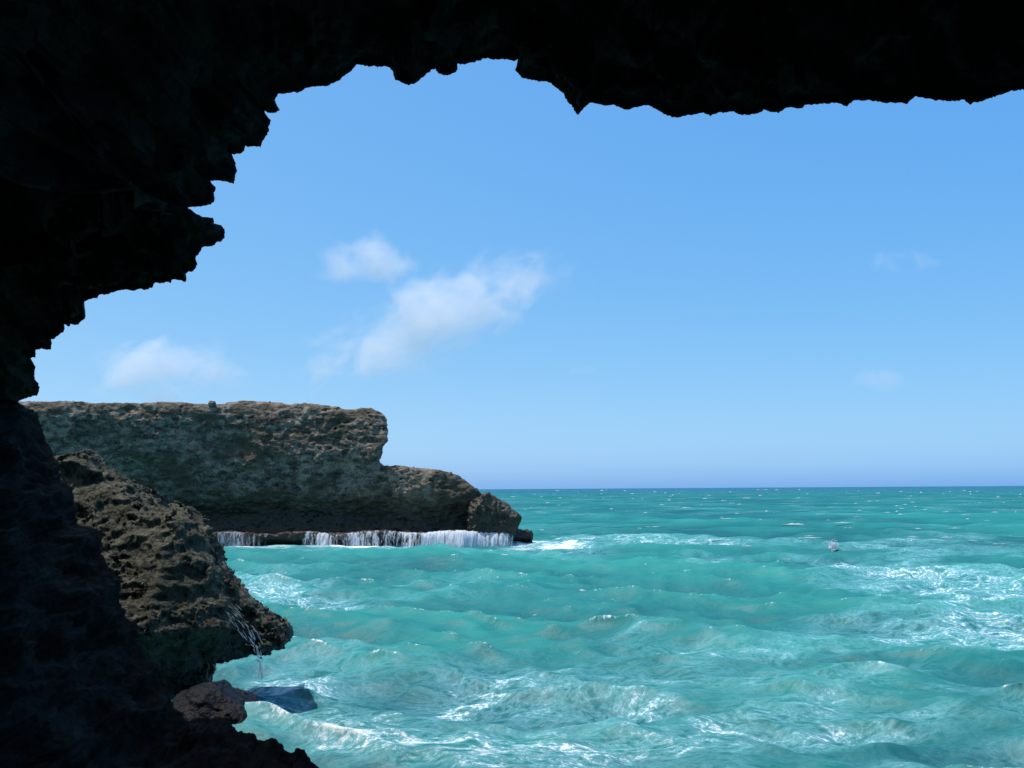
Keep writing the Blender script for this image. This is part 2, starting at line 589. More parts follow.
def face_y(X, Z):
    """Where the headland's face stands (further = larger y)."""
    up = sstep(5.0, 9.0, Z)
    y = YH + 0.9 - 1.3 * up                       # upper cliff leans out
    rt = sstep(X_at(120), X_at(290), X) * sstep(x388 + 2.5, x388 - 1.0, X)
    y = y + rt * 0.30 * np.maximum(Z - 4.6 - 0.10 * (x388 - X) * 0.5, 0)            # right of the face leans back into the sun
    y = y + 1.3 * np.exp(-((Z - 2.6) / 1.5) ** 2)      # wave-cut hollow
    y = y - 1.4 * sstep(x388 - 1.5, x388 + 3.5, X) * np.exp(-((Z - 3.6) / 2.6) ** 2)      # low lobe bulges forward
    y = y - 1.6 * sstep(X_at(140), X_at(60), X)
    y = y + 0.9 * np.exp(-((X - X_at(225)) / 1.6) ** 2 - ((Z - 9.2) / 1.1) ** 2)          # dark pocket
    return y


def head_base(X, Y, Z):
    d = fH(X + np.maximum(Y - YH, 0) * 0.42 + 0.05 * np.maximum(YH - Y, 0), Z)
    f = smax(d, face_y(X, Z) - Y, 0.9) - 0.12
    return smax(f, Y - (YH + 9.0), 0.5)


def head_noise(P):
    st = P * np.array([1, 1, 2.2], np.float32)
    low = sstep(9, 4, P[:, 2])
    n = 0.75 * fbm(P, 5.0, 3) + 0.40 * (ridged(st, 2.2, 3, 0.55) - 0.45) + 0.34 * (ridged(st, 0.8, 2, 0.65, off=8) - 0.45) + 0.20 * fbm(P, 0.38, 2, 0.6)
    edge = sstep(0.0, 1.3, -fH(P[:, 0], P[:, 2]))
    return n * (0.45 + 0.55 * edge)


V, F = voxel_rock((X_at(-60), YH - 3.4, -0.8), (X_at(505), YH + 9.8, 13.6), 0.14, head_base, head_noise, 1.6)
head = empty('headland', (X_at(200), YH + 4, 0))
tag(head, 'flat-topped grey limestone headland across the inlet, stepping down to a low point', 'headland')
mesh_obj('cliff_body', V, F, M_HEAD, head, smooth=False)

# the end rock at the point
ER = [(472, 505), (477, 501), (484, 496), (488, 495), (493, 498.5), (500, 502.5), (508, 506.5), (513, 511.5), (518, 517), (517, 525), (513, 531), (500, 545), (470, 550)]
fE = PolyField(ER, YH - 0.2, 0.04, 3.0)


def end_base(X, Y, Z):
    d = fE(X + np.maximum(Y - YH, 0) * 0.3, Z)
    return smax(d, np.abs(Y - (YH + 0.6)) - 2.2, 0.8) - 0.08


V, F = voxel_rock((X_at(466), YH - 2.4, -0.6), (X_at(524), YH + 4, 5.2), 0.08, end_base,
                  lambda P: 0.30 * fbm(P, 1.2, 3) + 0.34 * (ridged(P, 1.0, 2, 0.65) - 0.45) + 0.26 * fbm(P, 0.4, 3, 0.7), 0.6)
mesh_obj('end_rock', V, F, M_HEAD, head, smooth=False)

# wave-cut shelf along the waterline; the sea pours off its lip
y_shelf = YH - 1.6
z_sh = float(at_depth(400, 532.5, y_shelf)[2])


def shelf_base(X, Y, Z):
    top = z_sh + 0.12 * np.sin(X * 0.9)
    front = y_shelf + 0.45 * np.sin(X * 0.55 + 1) + 0.2 * np.sin(X * 1.7) + 0.9 * sstep(0.5, -0.3, Z - z_sh + 0.9)
    tipx = X_at(533) - 0.55 * np.abs(Y - YH + 0.6)
    d = smax(Z - top, front - Y, 0.25)
    d = smax(d, X - tipx, 0.4)
    lift = sstep(X_at(505), X_at(525), X)
    d = smax(d, (0.35 * lift - 0.6) - Z, 0.15)
    return smax(d, Y - (YH + 4), 0.4)


V, F = voxel_rock((X_at(120), y_shelf - 1.6, -0.7), (X_at(540), YH + 4.6, z_sh + 0.7), 0.10, shelf_base,
                  lambda P: 0.26 * fbm(P, 1.3, 3) + 0.24 * (ridged(P, 0.6, 3, 0.65) - 0.5), 0.5)
M_SHELF = rock_material('weed_dark_shelf_rock', rgb(.04, .034, .026), rgb(.014, .012, .01), rgb(.022, .019, .014), unit=1.0, bump=0.08, rough=0.5)
mesh_obj('wave_cut_shelf', V, F, M_SHELF, head, smooth=False)


# loose boulder on the headland's edge
def blob(n, r, sq, seed, lumps=0.25):
    u = RNG.normal(size=(1, 3))
    import bmesh
    bm = bmesh.new()
    bmesh.ops.create_icosphere(bm, subdivisions=n, radius=1.0)
    V = np.array([v.co[:] for v in bm.verts])
    F = np.array([[v.index for v in f.verts] for f in bm.faces])
    bm.free()
    d = 1 + lumps * fbm(V + seed, 0.8, 3, 0.6) * 1.6
    return V * d[:, None] * np.array(sq) * r, F


V, F = blob(4, 0.36, (1.05, 1.0, 0.85), 4.0, 0.4)
c = at_depth(212, 404.0, YH + 0.8)
o = mesh_obj('boulder', V + c, F, M_HEAD, smooth=False)
tag(o, 'small dark boulder sitting alone on the flat top edge of the headland', 'boulder')

# ------------------------------------------------------------------ foam material and falling water
def foam_material(name, col=(.82, .86, .88), rough=0.7, flatn=False):
    m, nt = material(name)
    k = NT(nt)
    out = k.n('ShaderNodeOutputMaterial')
    bs = k.n('ShaderNodeBsdfPrincipled')
    nt.links.new(bs.outputs[0], out.inputs[0])
    pos = k.n('ShaderNodeNewGeometry').outputs['Position']
    n = k.noise(pos, 6, 5, 0.7)
    c = k.mix(k.ramp(n, 0.35, 0.65), rgb(col[0] * .8, col[1] * .86, col[2] * .9), rgb(*col))
    nt.links.new(c, bs.inputs['Base Color'])
    bs.inputs['Roughness'].default_value = rough
    b = k.n('ShaderNodeBump')
    b.inputs['Distance'].default_value = 0.05
    nt.links.new(k.noise(pos, 12, 5, 0.7), b.inputs['Height'])
    if not flatn:
        nt.links.new(b.outputs[0], bs.inputs['Normal'])
    tr = k.n('ShaderNodeBsdfTranslucent')
    tr.inputs[0].default_value = rgb(*col)
    mx = k.n('ShaderNodeMixShader')
    mx.inputs[0].default_value = 0.5
    nt.links.new(bs.outputs[0], mx.inputs[1])
    nt.links.new(tr.outputs[0], mx.inputs[2])
    nt.links.new(mx.outputs[0], out.inputs[0])
    return m


M_SPRAY = foam_material('spray_drops', (.88, .9, .9), 0.8, flatn=True)
M_FALL = foam_material('falling_white_water', (.80, .85, .90), 0.35)
M_FOAM = foam_material('white_foam', (.85, .88, .88))


def strands(specs):
    """specs: list of (polyline points Nx3, widths N) -> one mesh of flattened tapering tubes."""
    Vs, Fs, off = [], [], 0
    K = 6
    ang = np.linspace(0, 2 * np.pi, K, endpoint=False)
    for pts, wd in specs:
        n = len(pts)
        ringv = np.stack([np.cos(ang), np.sin(ang) * 0.5, np.zeros(K)], 1)
        v = pts[:, None] + ringv[None] * wd[:, None, None]
        Vs.append(v.reshape(-1, 3))
        a = np.arange(K)
        b = (a + 1) % K
        for j in range(n - 1):
            Fs.append(off + np.stack([j * K + a, j * K + b, (j + 1) * K + b, (j + 1) * K + a], 1))
        off += n * K
    return np.concatenate(Vs), np.concatenate(Fs)


def lip_y(x):
    return y_shelf + 0.45 * np.sin(x * 0.55 + 1) + 0.2 * np.sin(x * 1.7)


def waterfall(px0, px1, dens, seed, mat):
    """A ribbed curtain: two pleated sheets of falling water over the lip."""
    Vs, Fs, Es, off = [], [], [], 0
    for lay in range(2):
        x = np.arange(X_at(px0), X_at(px1), 0.045)
        nz = 14
        t = np.linspace(0, 1, nz)
        X, T = np.meshgrid(x, t, indexing='ij')
        q = np.stack([X.ravel() * 1.0, T.ravel() * 0.25, np.full(X.size, seed + lay * 9.0)], 1)
        pleat = (0.22 * fbm(q, 0.5, 3) + 0.14 * ridged(q, 0.2, 2)).reshape(X.shape)
        drop = fbm(q * np.array([1, 0, 1]), 0.35, 3).reshape(X.shape)
        zt = z_sh + 0.12 * np.sin(X * 0.9) + 0.06 + 0.12 * drop
        zb = -0.3
        Z = zt + (zb - zt) * T ** 1.25
        Y = lip_y(X) + 0.4 * (1 - T) ** 4 - 0.14 - 0.28 * T - lay * 0.16 - pleat
        X2 = X + 0.05 * T * np.sin(X * 7 + lay)
        Vs.append(np.stack([X2.ravel(), Y.ravel(), Z.ravel()], 1))
        a, b = np.meshgrid(np.arange(len(x) - 1), np.arange(nz - 1), indexing='ij')
        i = (a * nz + b).ravel()
        Fs.append(np.stack([i, i + nz, i + nz + 1, i + 1], 1) + off)
        off += X.size
        Es.append(np.minimum(X - x[0], x[-1] - X).ravel())
    return np.concatenate(Vs), np.concatenate(Fs), np.concatenate(Es)


def curtain_material(name, lo_, hi_, top):
    m, nt = material(name)
    k = NT(nt)
    out = k.n('ShaderNodeOutputMaterial')
    pos = k.n('ShaderNodeNewGeometry').outputs['Position']
    st = k.mapping(pos, scale=(1.0, 0.6, 0.10))
    n = k.math('ADD', k.math('MULTIPLY', k.noise(st, 5.0, 4, 0.65), 0.5), k.math('MULTIPLY', k.noise(st, 0.55, 3, 0.65), 0.5))
    sub = k.noise(k.mapping(pos, scale=(1, 1, 0.3)), 9, 3, 0.7)
    n = k.math('MULTIPLY_ADD', k.math('SUBTRACT', sub, 0.5), 0.18, n)
    ed = k.n('ShaderNodeAttribute', attribute_name='margin').outputs['Fac']
    n = k.math('ADD', n, k.ramp(ed, 0.0, 1.3, -0.24, 0.0))
    a = k.math('MULTIPLY', k.ramp(n, lo_, hi_), top)
    df = k.n('ShaderNodeBsdfDiffuse')
    df.inputs[0].default_value = rgb(.80, .84, .88)
    tl = k.n('ShaderNodeBsdfTranslucent')
    tl.inputs[0].default_value = rgb(.80, .84, .88)
    mx = k.n('ShaderNodeMixShader')
    mx.inputs[0].default_value = 0.35
    nt.links.new(df.outputs[0], mx.inputs[1])
    nt.links.new(tl.outputs[0], mx.inputs[2])
    tp = k.n('ShaderNodeBsdfTransparent')
    m2 = k.n('ShaderNodeMixShader')
    nt.links.new(a, m2.inputs[0])
    nt.links.new(tp.outputs[0], m2.inputs[1])
    nt.links.new(mx.outputs[0], m2.inputs[2])
    nt.links.new(m2.outputs[0], out.inputs[0])
    return m


for px0, px1, l0, l1, tp_, sd, lb in ((190, 280, 0.44, 0.66, 0.65, 3, 'thin shaded veil of white water at the far left of the headland shelf'),
                                   (300, 440, 0.45, 0.61, 0.85, 5, 'streaky white waterfall draining off the middle of the headland shelf'),
                                   (412, 521, 0.33, 0.54, 0.95, 8, 'dense white waterfall near the headland point beside the surf')):
    V, F, E = waterfall(px0, px1, 1, sd, None)
    o = mesh_obj('waterfall', V, F, curtain_material('falling_water_curtain', l0, l1, tp_), attrs={'margin': E})
    tag(o, lb, 'waterfall', 'waterfalls pouring off the headland shelf')

# trickle of sea water running off the outcrop
rg = np.random.default_rng(2)
spec = []
path = [(222, 603), (232, 612), (242, 622), (249, 633), (255, 644), (258, 650), (259.5, 662), (260, 680)]
pp = at_depth([p[0] for p in path], [p[1] for p in path], np.array([23.25, 23.3, 23.35, 23.4, 23.45, 23.45, 23.45, 23.45]))
tt = np.linspace(0, 1, len(path))
tf = np.linspace(0, 1, 30)
cl = np.stack([np.interp(tf, tt, pp[:, i]) for i in range(3)], 1)
for k_ in range(55):
    a = rg.uniform(0, 0.93)
    b = min(1, a + rg.uniform(0.04, 0.15))
    tq = np.linspace(a, b, 7)
    base = np.stack([np.interp(tq, tf, cl[:, i]) for i in range(3)], 1)
    spread = np.where(tq < 0.6, 0.11, 0.035) * rg.normal(0, 1)
    wob = np.cumsum(rg.normal(0, .004, 7))
    off = np.stack([spread + wob, np.full(7, rg.uniform(-.10, .12)), rg.normal(0, .05) + np.zeros(7)], 1)
    prof = np.sin(np.linspace(0.15, np.pi - 0.1, 7))
    spec.append((base + off, prof * rg.uniform(.004, .011)))
V, F = strands(spec)
o = mesh_obj('water_trickle', V, F, M_FALL)
tag(o, 'thin white trickle of water running down off the rock outcrop nose', 'trickle')

# ------------------------------------------------------------------ sea
g = np.random.default_rng(5)
NW = 150
lam = np.exp(g.uniform(np.log(0.8), np.log(26), NW))
th = R(-112) + g.normal(0, 0.55, NW)             # travelling towards the camera and to the left
kx, ky = 2 * np.pi / lam * np.cos(th), 2 * np.pi / lam * np.sin(th)
amp = 0.0078 * lam ** 0.70 * g.uniform(0.5, 1.4, NW)
amp *= np.where(lam > 12, 0.75, np.where(lam < 5, 1.3, 1.1))
ph = g.uniform(0, 2 * np.pi, NW)


def waves(x, y, chop=0.85):
    sx, sy, sz = np.zeros_like(x), np.zeros_like(x), np.zeros_like(x)
    jxx, jyy, jxy = np.zeros_like(x), np.zeros_like(x), np.zeros_like(x)
    r = np.hypot(x, y)
    for i in range(NW):
        # short waves are dropped where the sheet's cells are wider than them
        cut = 1 - sstep(0.55, 0.9, (r * r / 5 * 0.00075) / lam[i]) * (0.9 if lam[i] < 4 else 0.45)
        p = (kx[i] * x + ky[i] * y + ph[i])
        c, s = np.cos(p) * amp[i] * cut, np.sin(p) * amp[i] * cut
        k = math.hypot(kx[i], ky[i])
        sz += c
        sx -= chop * kx[i] / k * s
        sy -= chop * ky[i] / k * s
        jxx += chop * kx[i] ** 2 / k * c
        jyy += chop * ky[i] ** 2 / k * c
        jxy += chop * kx[i] * ky[i] / k * c
    J = (1 - jxx) * (1 - jyy) - jxy ** 2
    return sx, sy, sz, J


th_rows = np.concatenate([np.linspace(40, 17, 40), np.linspace(17, 1.2, 410)[1:], np.linspace(1.2, 0.12, 80)[1:], np.geomspace(0.12, 0.006, 24)[1:]])
rr = CAM_H / np.tan(np.radians(th_rows))
az = np.concatenate([np.linspace(-75, -33, 60), np.linspace(-33, 33, 1080)[1:], np.linspace(33, 75, 60)[1:]])
AZ, RR = np.meshgrid(np.radians(az), rr, indexing='xy')
x0 = (RR * np.sin(AZ)).ravel()
y0 = (RR * np.cos(AZ)).ravel()
sx, sy, sz, J = waves(x0, y0)
calm = 1 - 0.55 * np.exp(-((x0 - X_at(330)) / 22) ** 2 - ((y0 - YH + 4) / 7) ** 2)     # lee of the headland
sz *= calm
V = np.stack([x0 + sx, y0 + sy, sz], 1)

# where foam lies on the water: (x, y, half width, half height, tilt, strength)
PATCH = [(545, 545, 52, 3.6, 0, 1.5), (510, 543, 30, 3.5, 0, 1.2), (370, 546.5, 70, 1.5, 0, 1.6), (460, 548.5, 50, 2, 0, 1.6), (240, 546, 44, 1.3, 0, 1.5), (715, 545, 38, 3.5, -2, .95), (705, 566, 30, 4, -6, .9), (640, 543, 22, 3, 0, .8),
         (340, 600, 120, 3.5, -2, 1.0), (270, 596, 60, 4, 0, .6), (290, 680, 34, 7, 8, 1.0), (285, 697, 46, 13, 6, 1.35), (352, 712, 34, 12, 25, .95), (350, 748, 90, 22, 8, 1.0), (450, 758, 120, 14, 0, .95),
         (560, 672, 60, 5, -14, .55), (450, 690, 90, 6, -12, .5), (540, 745, 120, 14, 0, .45), (640, 700, 60, 12, 20, .4), (760, 650, 130, 16, -4, .55), (870, 640, 110, 22, 0, .55), (1000, 628, 70, 9, 2, 1.0), (930, 606, 60, 8, 12, .7), (980, 640, 80, 18, 0, .65),
         (900, 720, 120, 16, -4, .5), (690, 710, 60, 10, 18, .55), (655, 735, 40, 10, 25, .6), (930, 690, 110, 10, -6, .5), (990, 600, 40, 4, 0, .7), (890, 575, 70, 5, 4, .5), (960, 597, 40, 4, 6, .6), (820, 545, 90, 8, 0, .25), (700, 600, 40, 4, 0, .35), (470, 575, 60, 4, 0, .35), (415, 588, 30, 3, 0, .6), (860, 745, 60, 10, 10, .5), (980, 745, 60, 10, 0, .5), (620, 640, 90, 6, -10, .35), (560, 620, 60, 4, 0, .25), (760, 690, 330, 60, 0, .30), (960, 620, 160, 40, 0, .32)]
pxv, pyv = project(np.stack([x0, y0, np.zeros_like(x0)], 1))
dens = np.zeros_like(x0)
for cx, cy, rx, ry, tl, s_ in PATCH:
    ca, sa = math.cos(R(tl)), math.sin(R(tl))
    dx, dy = pxv - cx, pyv - cy
    u, v = (dx * ca + dy * sa) / rx, (-dx * sa + dy * ca) / ry
    dens = np.maximum(dens, s_ * np.exp(-(u * u + v * v)))
nz = np.stack([x0, y0, 0 * x0], 1)
dens *= np.clip(0.75 + 1.5 * fbm(nz * np.array([0.45, 1, 1]), 1.6, 4, 0.6), 0.1, 1.5)
print('J pct', np.percentile(J, [0.5, 2, 5, 20, 50]))
dens = np.maximum(dens, 0.95 * np.exp(-((pxv - 280) / 48) ** 2 - ((pyv - 680) / 9) ** 2))      # wash under the outcrop's nose
for cx, cy, rx, ry, st_ in ((430, 628, 190, 30, .55), (650, 592, 170, 20, .5), (420, 567, 200, 10, .5), (760, 530, 260, 8, .35), (560, 710, 90, 14, .3), (800, 600, 70, 14, .3)):      # clear green water
    dens -= st_ * np.exp(-((pxv - cx) / rx) ** 2 - ((pyv - cy) / ry) ** 2)
crest = sstep(float(np.percentile(J, 6)), float(np.percentile(J, 0.4)), J)
V[:, 2] += 0.35 * np.exp(-((x0 - X_at(550)) / 4.0) ** 2 - ((y0 - YH + 3.2) / 1.5) ** 2)
na, nr = len(az), len(rr)
ii, jj = np.meshgrid(np.arange(na - 1), np.arange(nr - 1), indexing='xy')
b_ = (jj * na + ii).ravel()
F = np.stack([b_, b_ + 1, b_ + na + 1, b_ + na], 1)

m, nt = material('turquoise_sea_water')
k = NT(nt)
out = k.n('ShaderNodeOutputMaterial')
df = k.n('ShaderNodeBsdfDiffuse')
gl = k.n('ShaderNodeBsdfGlossy')
gl.inputs['Roughness'].default_value = 0.55
ms = k.n('ShaderNodeMixShader')
nt.links.new(df.outputs[0], ms.inputs[1])
nt.links.new(gl.outputs[0], ms.inputs[2])
nt.links.new(ms.outputs[0], out.inputs[0])
pos = k.n('ShaderNodeNewGeometry').outputs['Position']
flat = k.mapping(pos, scale=(1, 1, 0))
a_d = k.n('ShaderNodeAttribute', attribute_name='foam_cover').outputs['Fac']
a_c = k.n('ShaderNodeAttribute', attribute_name='crest').outputs['Fac']
big = k.noise(flat, 0.018, 3, 0.5, 0.3)
mid = k.noise(k.mapping(flat, rot=(0, 0, 0.4), scale=(0.6, 1, 1)), 0.12, 4, 0.6, 0.5)
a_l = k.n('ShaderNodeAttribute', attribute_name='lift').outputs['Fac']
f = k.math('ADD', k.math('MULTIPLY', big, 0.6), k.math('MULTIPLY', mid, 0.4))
f = k.math('MULTIPLY_ADD', a_l, 0.14, f)  # higher water paler: glow through thin crests, put into the colour
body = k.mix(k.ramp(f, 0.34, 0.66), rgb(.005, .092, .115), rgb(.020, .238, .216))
ry = k.n('ShaderNodeSeparateXYZ')
nt.links.new(pos, ry.inputs[0])
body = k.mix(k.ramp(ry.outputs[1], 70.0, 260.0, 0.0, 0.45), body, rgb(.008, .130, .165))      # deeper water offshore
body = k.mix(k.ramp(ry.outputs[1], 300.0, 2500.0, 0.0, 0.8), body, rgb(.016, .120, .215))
warp = k.noise(flat, 0.22, 3, 0.5, 0, color=True)
vadd = k.n('ShaderNodeVectorMath', operation='MULTIPLY_ADD')
nt.links.new(warp, vadd.inputs[0])
vadd.inputs[1].default_value = (3.2, 3.2, 0)
nt.links.new(k.mapping(flat, rot=(0, 0, -0.3), scale=(0.7, 1.0, 1)), vadd.inputs[2])
P2 = vadd.outputs[0]


def veins_at(scale, width, rough=0.66, dist=0.15):
    n = k.noise(P2, scale, 7, rough, dist)
    return n, k.math('SUBTRACT', 1.0, k.math('MULTIPLY', k.math('ABSOLUTE', k.math('SUBTRACT', n, 0.5)), width), clamp=True)


lace, ridge = veins_at(0.55, 15.0)
lace2, ridge2 = veins_at(1.9, 11.0, 0.7, 0.25)
fine = k.noise(flat, 7.0, 5, 0.7, 0.5)
region = k.noise(flat, 0.06, 4, 0.6, 0.6)
veins = k.math('MAXIMUM', ridge, k.math('MULTIPLY', ridge2, 0.75))
dd = k.math('ADD', a_d, k.ramp(region, 0.40, 0.62, 0.0, 0.58))
# thin films and filaments of old foam drifting on the surface
thin = k.math('MULTIPLY', veins, k.ramp(dd, 0.0, 0.85, 0.06, 1.0))
thin = k.math('MULTIPLY', thin, k.ramp(fine, 0.25, 0.62, 0.30, 0.92))
# fresh broken foam
thick = k.ramp(k.math('ADD', k.math('MULTIPLY', a_d, 0.62), k.math('ADD', k.math('MULTIPLY', k.math('SUBTRACT', lace2, 0.5), 1.9), k.math('MULTIPLY', k.math('SUBTRACT', fine, 0.5), 0.7))), 0.45, 0.88)
caps = k.ramp(k.math('ADD', k.math('MULTIPLY', a_c, 0.55), k.math('ADD', k.math('MULTIPLY', k.math('SUBTRACT', fine, 0.5), 2.2), k.math('MULTIPLY', k.math('SUBTRACT', lace2, 0.5), 1.8))), 0.50, 1.0)
flecks = k.math('MULTIPLY', k.ramp(k.noise(P2, 3.2, 5, 0.72, 1.0), 0.66, 0.73), k.ramp(region, 0.45, 0.6, 0.12, 0.7))
bright = k.math('MULTIPLY', k.ramp(thin, 0.42, 0.85), k.ramp(fine, 0.38, 0.6))
bright = k.math('MULTIPLY', bright, k.ramp(dd, 0.25, 0.8, 0.12, 1.0))
foam = k.math('MAXIMUM', k.math('MAXIMUM', thick, caps), k.math('MAXIMUM', bright, flecks), clamp=True)
milky = k.math('MULTIPLY', k.ramp(dd, 0.05, 1.0), 0.20)
milky = k.math('MULTIPLY', milky, k.ramp(lace2, 0.35, 0.62, 0.45, 1.0))
offshore = k.ramp(ry.outputs[1], 60.0, 150.0, 1.0, 0.25)
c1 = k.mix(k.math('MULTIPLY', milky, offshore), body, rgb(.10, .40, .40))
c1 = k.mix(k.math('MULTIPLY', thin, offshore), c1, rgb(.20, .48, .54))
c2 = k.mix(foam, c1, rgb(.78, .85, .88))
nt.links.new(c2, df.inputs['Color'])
fr = k.n('ShaderNodeFresnel')
fr.inputs['IOR'].default_value = 1.33
# a wind-roughened sea never mirrors the sky fully at grazing view
refl = k.math('MULTIPLY', k.math('MINIMUM', fr.outputs[0], 0.022), k.math('SUBTRACT', 1.0, foam, clamp=True))
nt.links.new(refl, ms.inputs[0])
b1 = k.n('ShaderNodeBump')
b1.inputs['Strength'].default_value = 0.6
b1.inputs['Distance'].default_value = 0.16
rip = k.math('ADD', k.noise(k.mapping(flat, rot=(0, 0, 0.35), scale=(0.6, 1, 1)), 2.2, 3.5, 0.5, 0.3), k.math('MULTIPLY', foam, 0.08))
nt.links.new(rip, b1.inputs['Height'])
for sh in (df, gl, fr):
    nt.links.new(b1.outputs[0], sh.inputs['Normal'])
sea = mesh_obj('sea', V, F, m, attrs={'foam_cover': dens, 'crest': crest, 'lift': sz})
tag(sea, 'choppy turquoise sea streaked with white foam reaching the horizon', 'sea', kind='structure')

# whitecaps: small breaking crests standing on the waves
def ridge_cap(cx, cy, L, hgt, seed):
    rg = np.random.default_rng(seed)
    n, mrow = max(9, int(L / 0.22)), 7
    u = np.linspace(-1, 1, n)
    v = np.linspace(-1, 1, mrow)
    U, Vv = np.meshgrid(u, v, indexing='ij')
    P = np.stack([U.ravel() * L / 2, Vv.ravel() * hgt * 0.9, np.zeros(U.size)], 1)
    q = P + np.array([cx, cy, 0]) * 1.7 + seed
    env = np.clip(1 - np.abs(U.ravel()) ** 1.6, 0, 1) * np.clip(1 - Vv.ravel() ** 2, 0, 1) ** 0.5
    h_ = env * hgt * np.clip(0.45 + 1.9 * fbm(q, 0.5 + L * .1, 4, 0.65), 0, 2.2)
    P[:, 2] = h_ - 0.12 * hgt
    P[:, 1] += 0.5 * hgt * fbm(q, 1.4 + L * .2, 2) + 0.2 * hgt * U.ravel() ** 2
    ang = rg.normal(0.0, 0.25)
    ca, sa = math.cos(ang), math.sin(ang)
    P[:, 0], P[:, 1] = P[:, 0] * ca - P[:, 1] * sa, P[:, 0] * sa + P[:, 1] * ca
    a, b = np.meshgrid(np.arange(n - 1), np.arange(mrow - 1), indexing='ij')
    i = (a * mrow + b).ravel()
    return P, np.stack([i, i + mrow, i + mrow + 1, i + 1], 1)


caps_px = [(700, 546, 34), (728, 544.5, 26), (682, 548, 18), (706, 567, 30), (690, 570, 16), (648, 543.5, 22), (846, 531, 10), (610, 497, 10), (655, 492, 6), (700, 511, 22), (725, 511.5, 20), (685, 508.5, 14), (795, 526, 26), (775, 528, 14), (860, 502, 12), (857, 517, 9), (885, 522, 20), (914, 524.5, 16), (843, 527, 18), (930, 527, 10), (955, 530, 14), (980, 527, 12), (893, 498, 8), (770, 508, 7), (810, 543, 24), (880, 545, 12), (912, 539, 14), (955, 545, 20), (925, 565, 20), (785, 556, 18), (860, 570, 18), (590, 500, 6), (560, 498, 5), (530, 497, 5), (548, 503, 5), (950, 492, 4), (905, 505, 5), (1000, 545, 14), (960, 536, 10), (995, 513, 7), (625, 541, 14), (975, 567, 24), (1010, 558, 20), (823, 566, 14), (640, 527, 10), (575, 521, 9), (720, 528, 10), (760, 517, 8)]
rg = np.random.default_rng(9)
for _ in range(190):
    y = 487 + abs(rg.normal(0, 1)) * 26 + 2.5
    caps_px.append((rg.uniform(490, 1060), y, rg.uniform(1.5, 7) ** 1.2 * (0.5 + min(1.8, (y - 487) / 30))))
Vs, Fs, off = [], [], 0
for i, (cx, cy, wpx) in enumerate(caps_px):
    P0 = on_water(cx, cy)
    mpp = P0[1] / FPX
    L = wpx * mpp
    hg = min(1.6, max(0.07, 0.05 * L, 0.8 * mpp)) * rg.uniform(0.7, 1.3)
    z = float(waves(np.array([P0[0]]), np.array([P0[1]]))[2][0])
    P, Fq = ridge_cap(P0[0], P0[1], L, hg, 100 + i)
    Vs.append(P + np.array([P0[0], P0[1], z - 0.02]))
    Fs.append(Fq + off)
    off += len(P)
o = mesh_obj('whitecaps', np.concatenate(Vs), np.concatenate(Fs), M_FOAM)
tag(o, 'white breaking crests scattered over the open sea', 'whitecaps', kind='stuff')

# surf breaking at the headland's point
Vs, Fs, off = [], [], 0
for i, (cx, cy, L, hg) in enumerate(((548, 547.5, 8.5, 0.55), (520, 546, 4.5, 0.5), (575, 546.5, 6.0, 0.35), (505, 548, 4.0, 0.4))):
    P0 = on_water(cx, cy)
    z = float(waves(np.array([P0[0]]), np.array([P0[1]]))[2][0])
    P, Fq = ridge_cap(P0[0], P0[1], L, hg, 700 + i)
    P[:, 1] *= 1.5
    Vs.append(P + np.array([P0[0], P0[1], z + 0.05]))
    Fs.append(Fq + off)
    off += len(P)
o = mesh_obj('breaking_surf', np.concatenate(Vs), np.concatenate(Fs), M_FOAM)
tag(o, 'bright white surf tumbling off the point of the headland', 'surf')

# burst of spray
c = on_water(833, 551)
V, F = blob(4, 0.24, (1.2, 1, 1), 3.0, 0.6)
Vs, Fs, off = [V + c + np.array([0, 0, 0.16])], [F], len(V)
rg = np.random.default_rng(4)
for i in range(260):
    d_ = rg.normal(0, 1, 3)
    d_ /= np.linalg.norm(d_)
    r_ = 0.1 + abs(rg.normal(0, 0.22))
    p = c + d_ * np.array([1.15, 1, 1]) * r_ + np.array([0, 0, 0.45])
    V, F = blob(1, rg.uniform(0.012, 0.035) * (1.4 if r_ < .25 else 1), (1, 1, 1), i, 0.3)
    Vs.append(V + p)
    Fs.append(F + off)
    off += len(V)
o = mesh_obj('spray_burst', np.concatenate(Vs), np.concatenate(Fs), M_SPRAY)
tag(o, 'small round burst of white spray thrown up on the open sea', 'spray', kind='stuff')

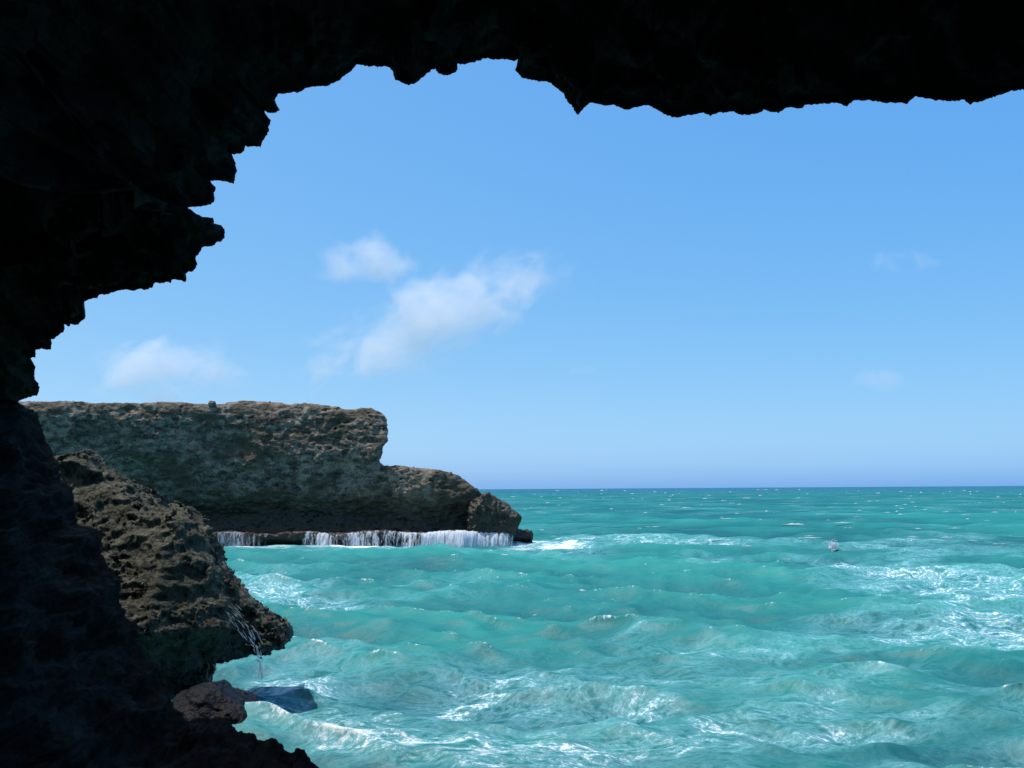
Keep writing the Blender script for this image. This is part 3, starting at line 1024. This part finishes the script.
# ------------------------------------------------------------------ clouds
def cloud(name, px, py, wpx, hpx, dist, density, label, seed, tilt=0.0, lo_=0.40, hi_=0.84):
    c = at_depth(px, py, dist)
    mpp = dist / FPX
    V, F = blob(3, 1.0, (wpx * mpp * 0.5, min(wpx, hpx * 1.5) * mpp * 0.5, hpx * mpp * 0.5), seed, 0.12)
    m, nt = material('cloud_vapour')
    k = NT(nt)
    out = k.n('ShaderNodeOutputMaterial')
    vol = k.n('ShaderNodeVolumePrincipled')
    nt.links.new(vol.outputs[0], out.inputs['Volume'])
    tc = k.n('ShaderNodeTexCoord').outputs['Object']
    s = (2 / (wpx * mpp), 2 / (min(wpx, hpx * 1.5) * mpp), 2 / (hpx * mpp))
    nrmv = k.mapping(tc, scale=s)
    ln = k.n('ShaderNodeVectorMath', operation='LENGTH')
    nt.links.new(nrmv, ln.inputs[0])
    fall = k.ramp(ln.outputs['Value'], 0.3, 1.0, 1.0, 0.0)
    n = k.noise(k.mapping(tc, scale=(1 / (mpp * 48), 1 / (mpp * 48), 1 / (mpp * 34)), loc=(seed * 3.1, seed, 0)), 1.0, 7, 0.62, 0.5)
    v = k.math('ADD', k.math('MULTIPLY_ADD', n, 1.6, -0.30), k.math('MULTIPLY_ADD', fall, 0.50, -0.38))
    d = k.math('MULTIPLY', k.ramp(v, lo_, hi_), density)
    nt.links.new(d, vol.inputs['Density'])
    vol.inputs['Color'].default_value = rgb(.98, .98, .98)
    vol.inputs['Anisotropy'].default_value = 0.0
    o = mesh_obj(name, V, F, m)
    o.location = c
    o.rotation_euler = (0, R(tilt), 0)
    tag(o, label, 'cloud', 'clouds over the sea')
    return o


cloud('cloud', 366, 262, 175, 76, 1500, 0.022, 'small bright puff of cloud, upper of the pair in mid sky', 1)
cloud('cloud', 432, 318, 430, 140, 1600, 0.017, 'long wispy white cloud slanting up to the right in mid sky', 2, tilt=-20)
cloud('cloud', 165, 370, 250, 110, 1900, 0.014, 'hazy low cloud above the left end of the headland', 3)
cloud('cloud', 905, 262, 110, 44, 2200, 0.0075, 'faint wisp of cloud high in the sky at far right', 4)
cloud('cloud', 880, 380, 100, 40, 2600, 0.006, 'faint low wisp of cloud over the horizon at far right', 5)
cloud('cloud', 580, 370, 60, 26, 2600, 0.006, 'tiny faint wisp of cloud right of the headland', 6)

# ------------------------------------------------------------------ light
SUN_AZ, SUN_EL = -87.0, 71.0          # azimuth from the view direction (+Y) towards the right (+X)
sd = Vector((math.sin(R(SUN_AZ)) * math.cos(R(SUN_EL)), math.cos(R(SUN_AZ)) * math.cos(R(SUN_EL)), math.sin(R(SUN_EL))))
sun_d = bpy.data.lights.new('sun', 'SUN')
sun_d.energy = 4.0
sun_d.angle = R(0.5)
sun_d.color = (1.0, 0.975, 0.94)
sun = bpy.data.objects.new('sun', sun_d)
sun.rotation_euler = (-sd).to_track_quat('-Z', 'Y').to_euler()
sun.location = (40, 20, 60)
COL.objects.link(sun)

w = bpy.data.worlds.new('World')
S.world = w
w.use_nodes = True
nt = w.node_tree
nt.nodes.clear()
k = NT(nt)
sky = k.n('ShaderNodeTexSky', sky_type='NISHITA')
sky.sun_disc = False
sky.sun_elevation = R(SUN_EL)
sky.sun_rotation = R(SUN_AZ)
sky.altitude = 0
sky.air_density = 0.3
sky.dust_density = 1.75
sky.ozone_density = 1.0
bg = k.n('ShaderNodeBackground')
bg.inputs[1].default_value = 0.1
wo = k.n('ShaderNodeOutputWorld')
sp = k.n('ShaderNodeSeparateColor')
nt.links.new(sky.outputs[0], sp.inputs[0])
cc = k.n('ShaderNodeCombineColor')
for i, (p_, g_) in enumerate(((1.05, 2.02), (0.55, 1.40), (0.15, 1.12))):      # the camera's response to the blue of the sky
    v = k.math('POWER', k.math('MULTIPLY', sp.outputs[i], 0.1), p_)
    nt.links.new(k.math('MULTIPLY', v, g_ * 10.0), cc.inputs[i])
nt.links.new(cc.outputs[0], bg.inputs[0])
nt.links.new(bg.outputs[0], wo.inputs[0])

vs = S.view_settings
vs.view_transform = 'Standard'
vs.look = 'None'
vs.exposure = 0.0
vs.gamma = 1.0
vs.use_curve_mapping = False
S.cycles.use_denoising = True
S.cycles.max_bounces = 8
S.cycles.volume_bounces = 3
S.cycles.volume_step_rate = 2.0
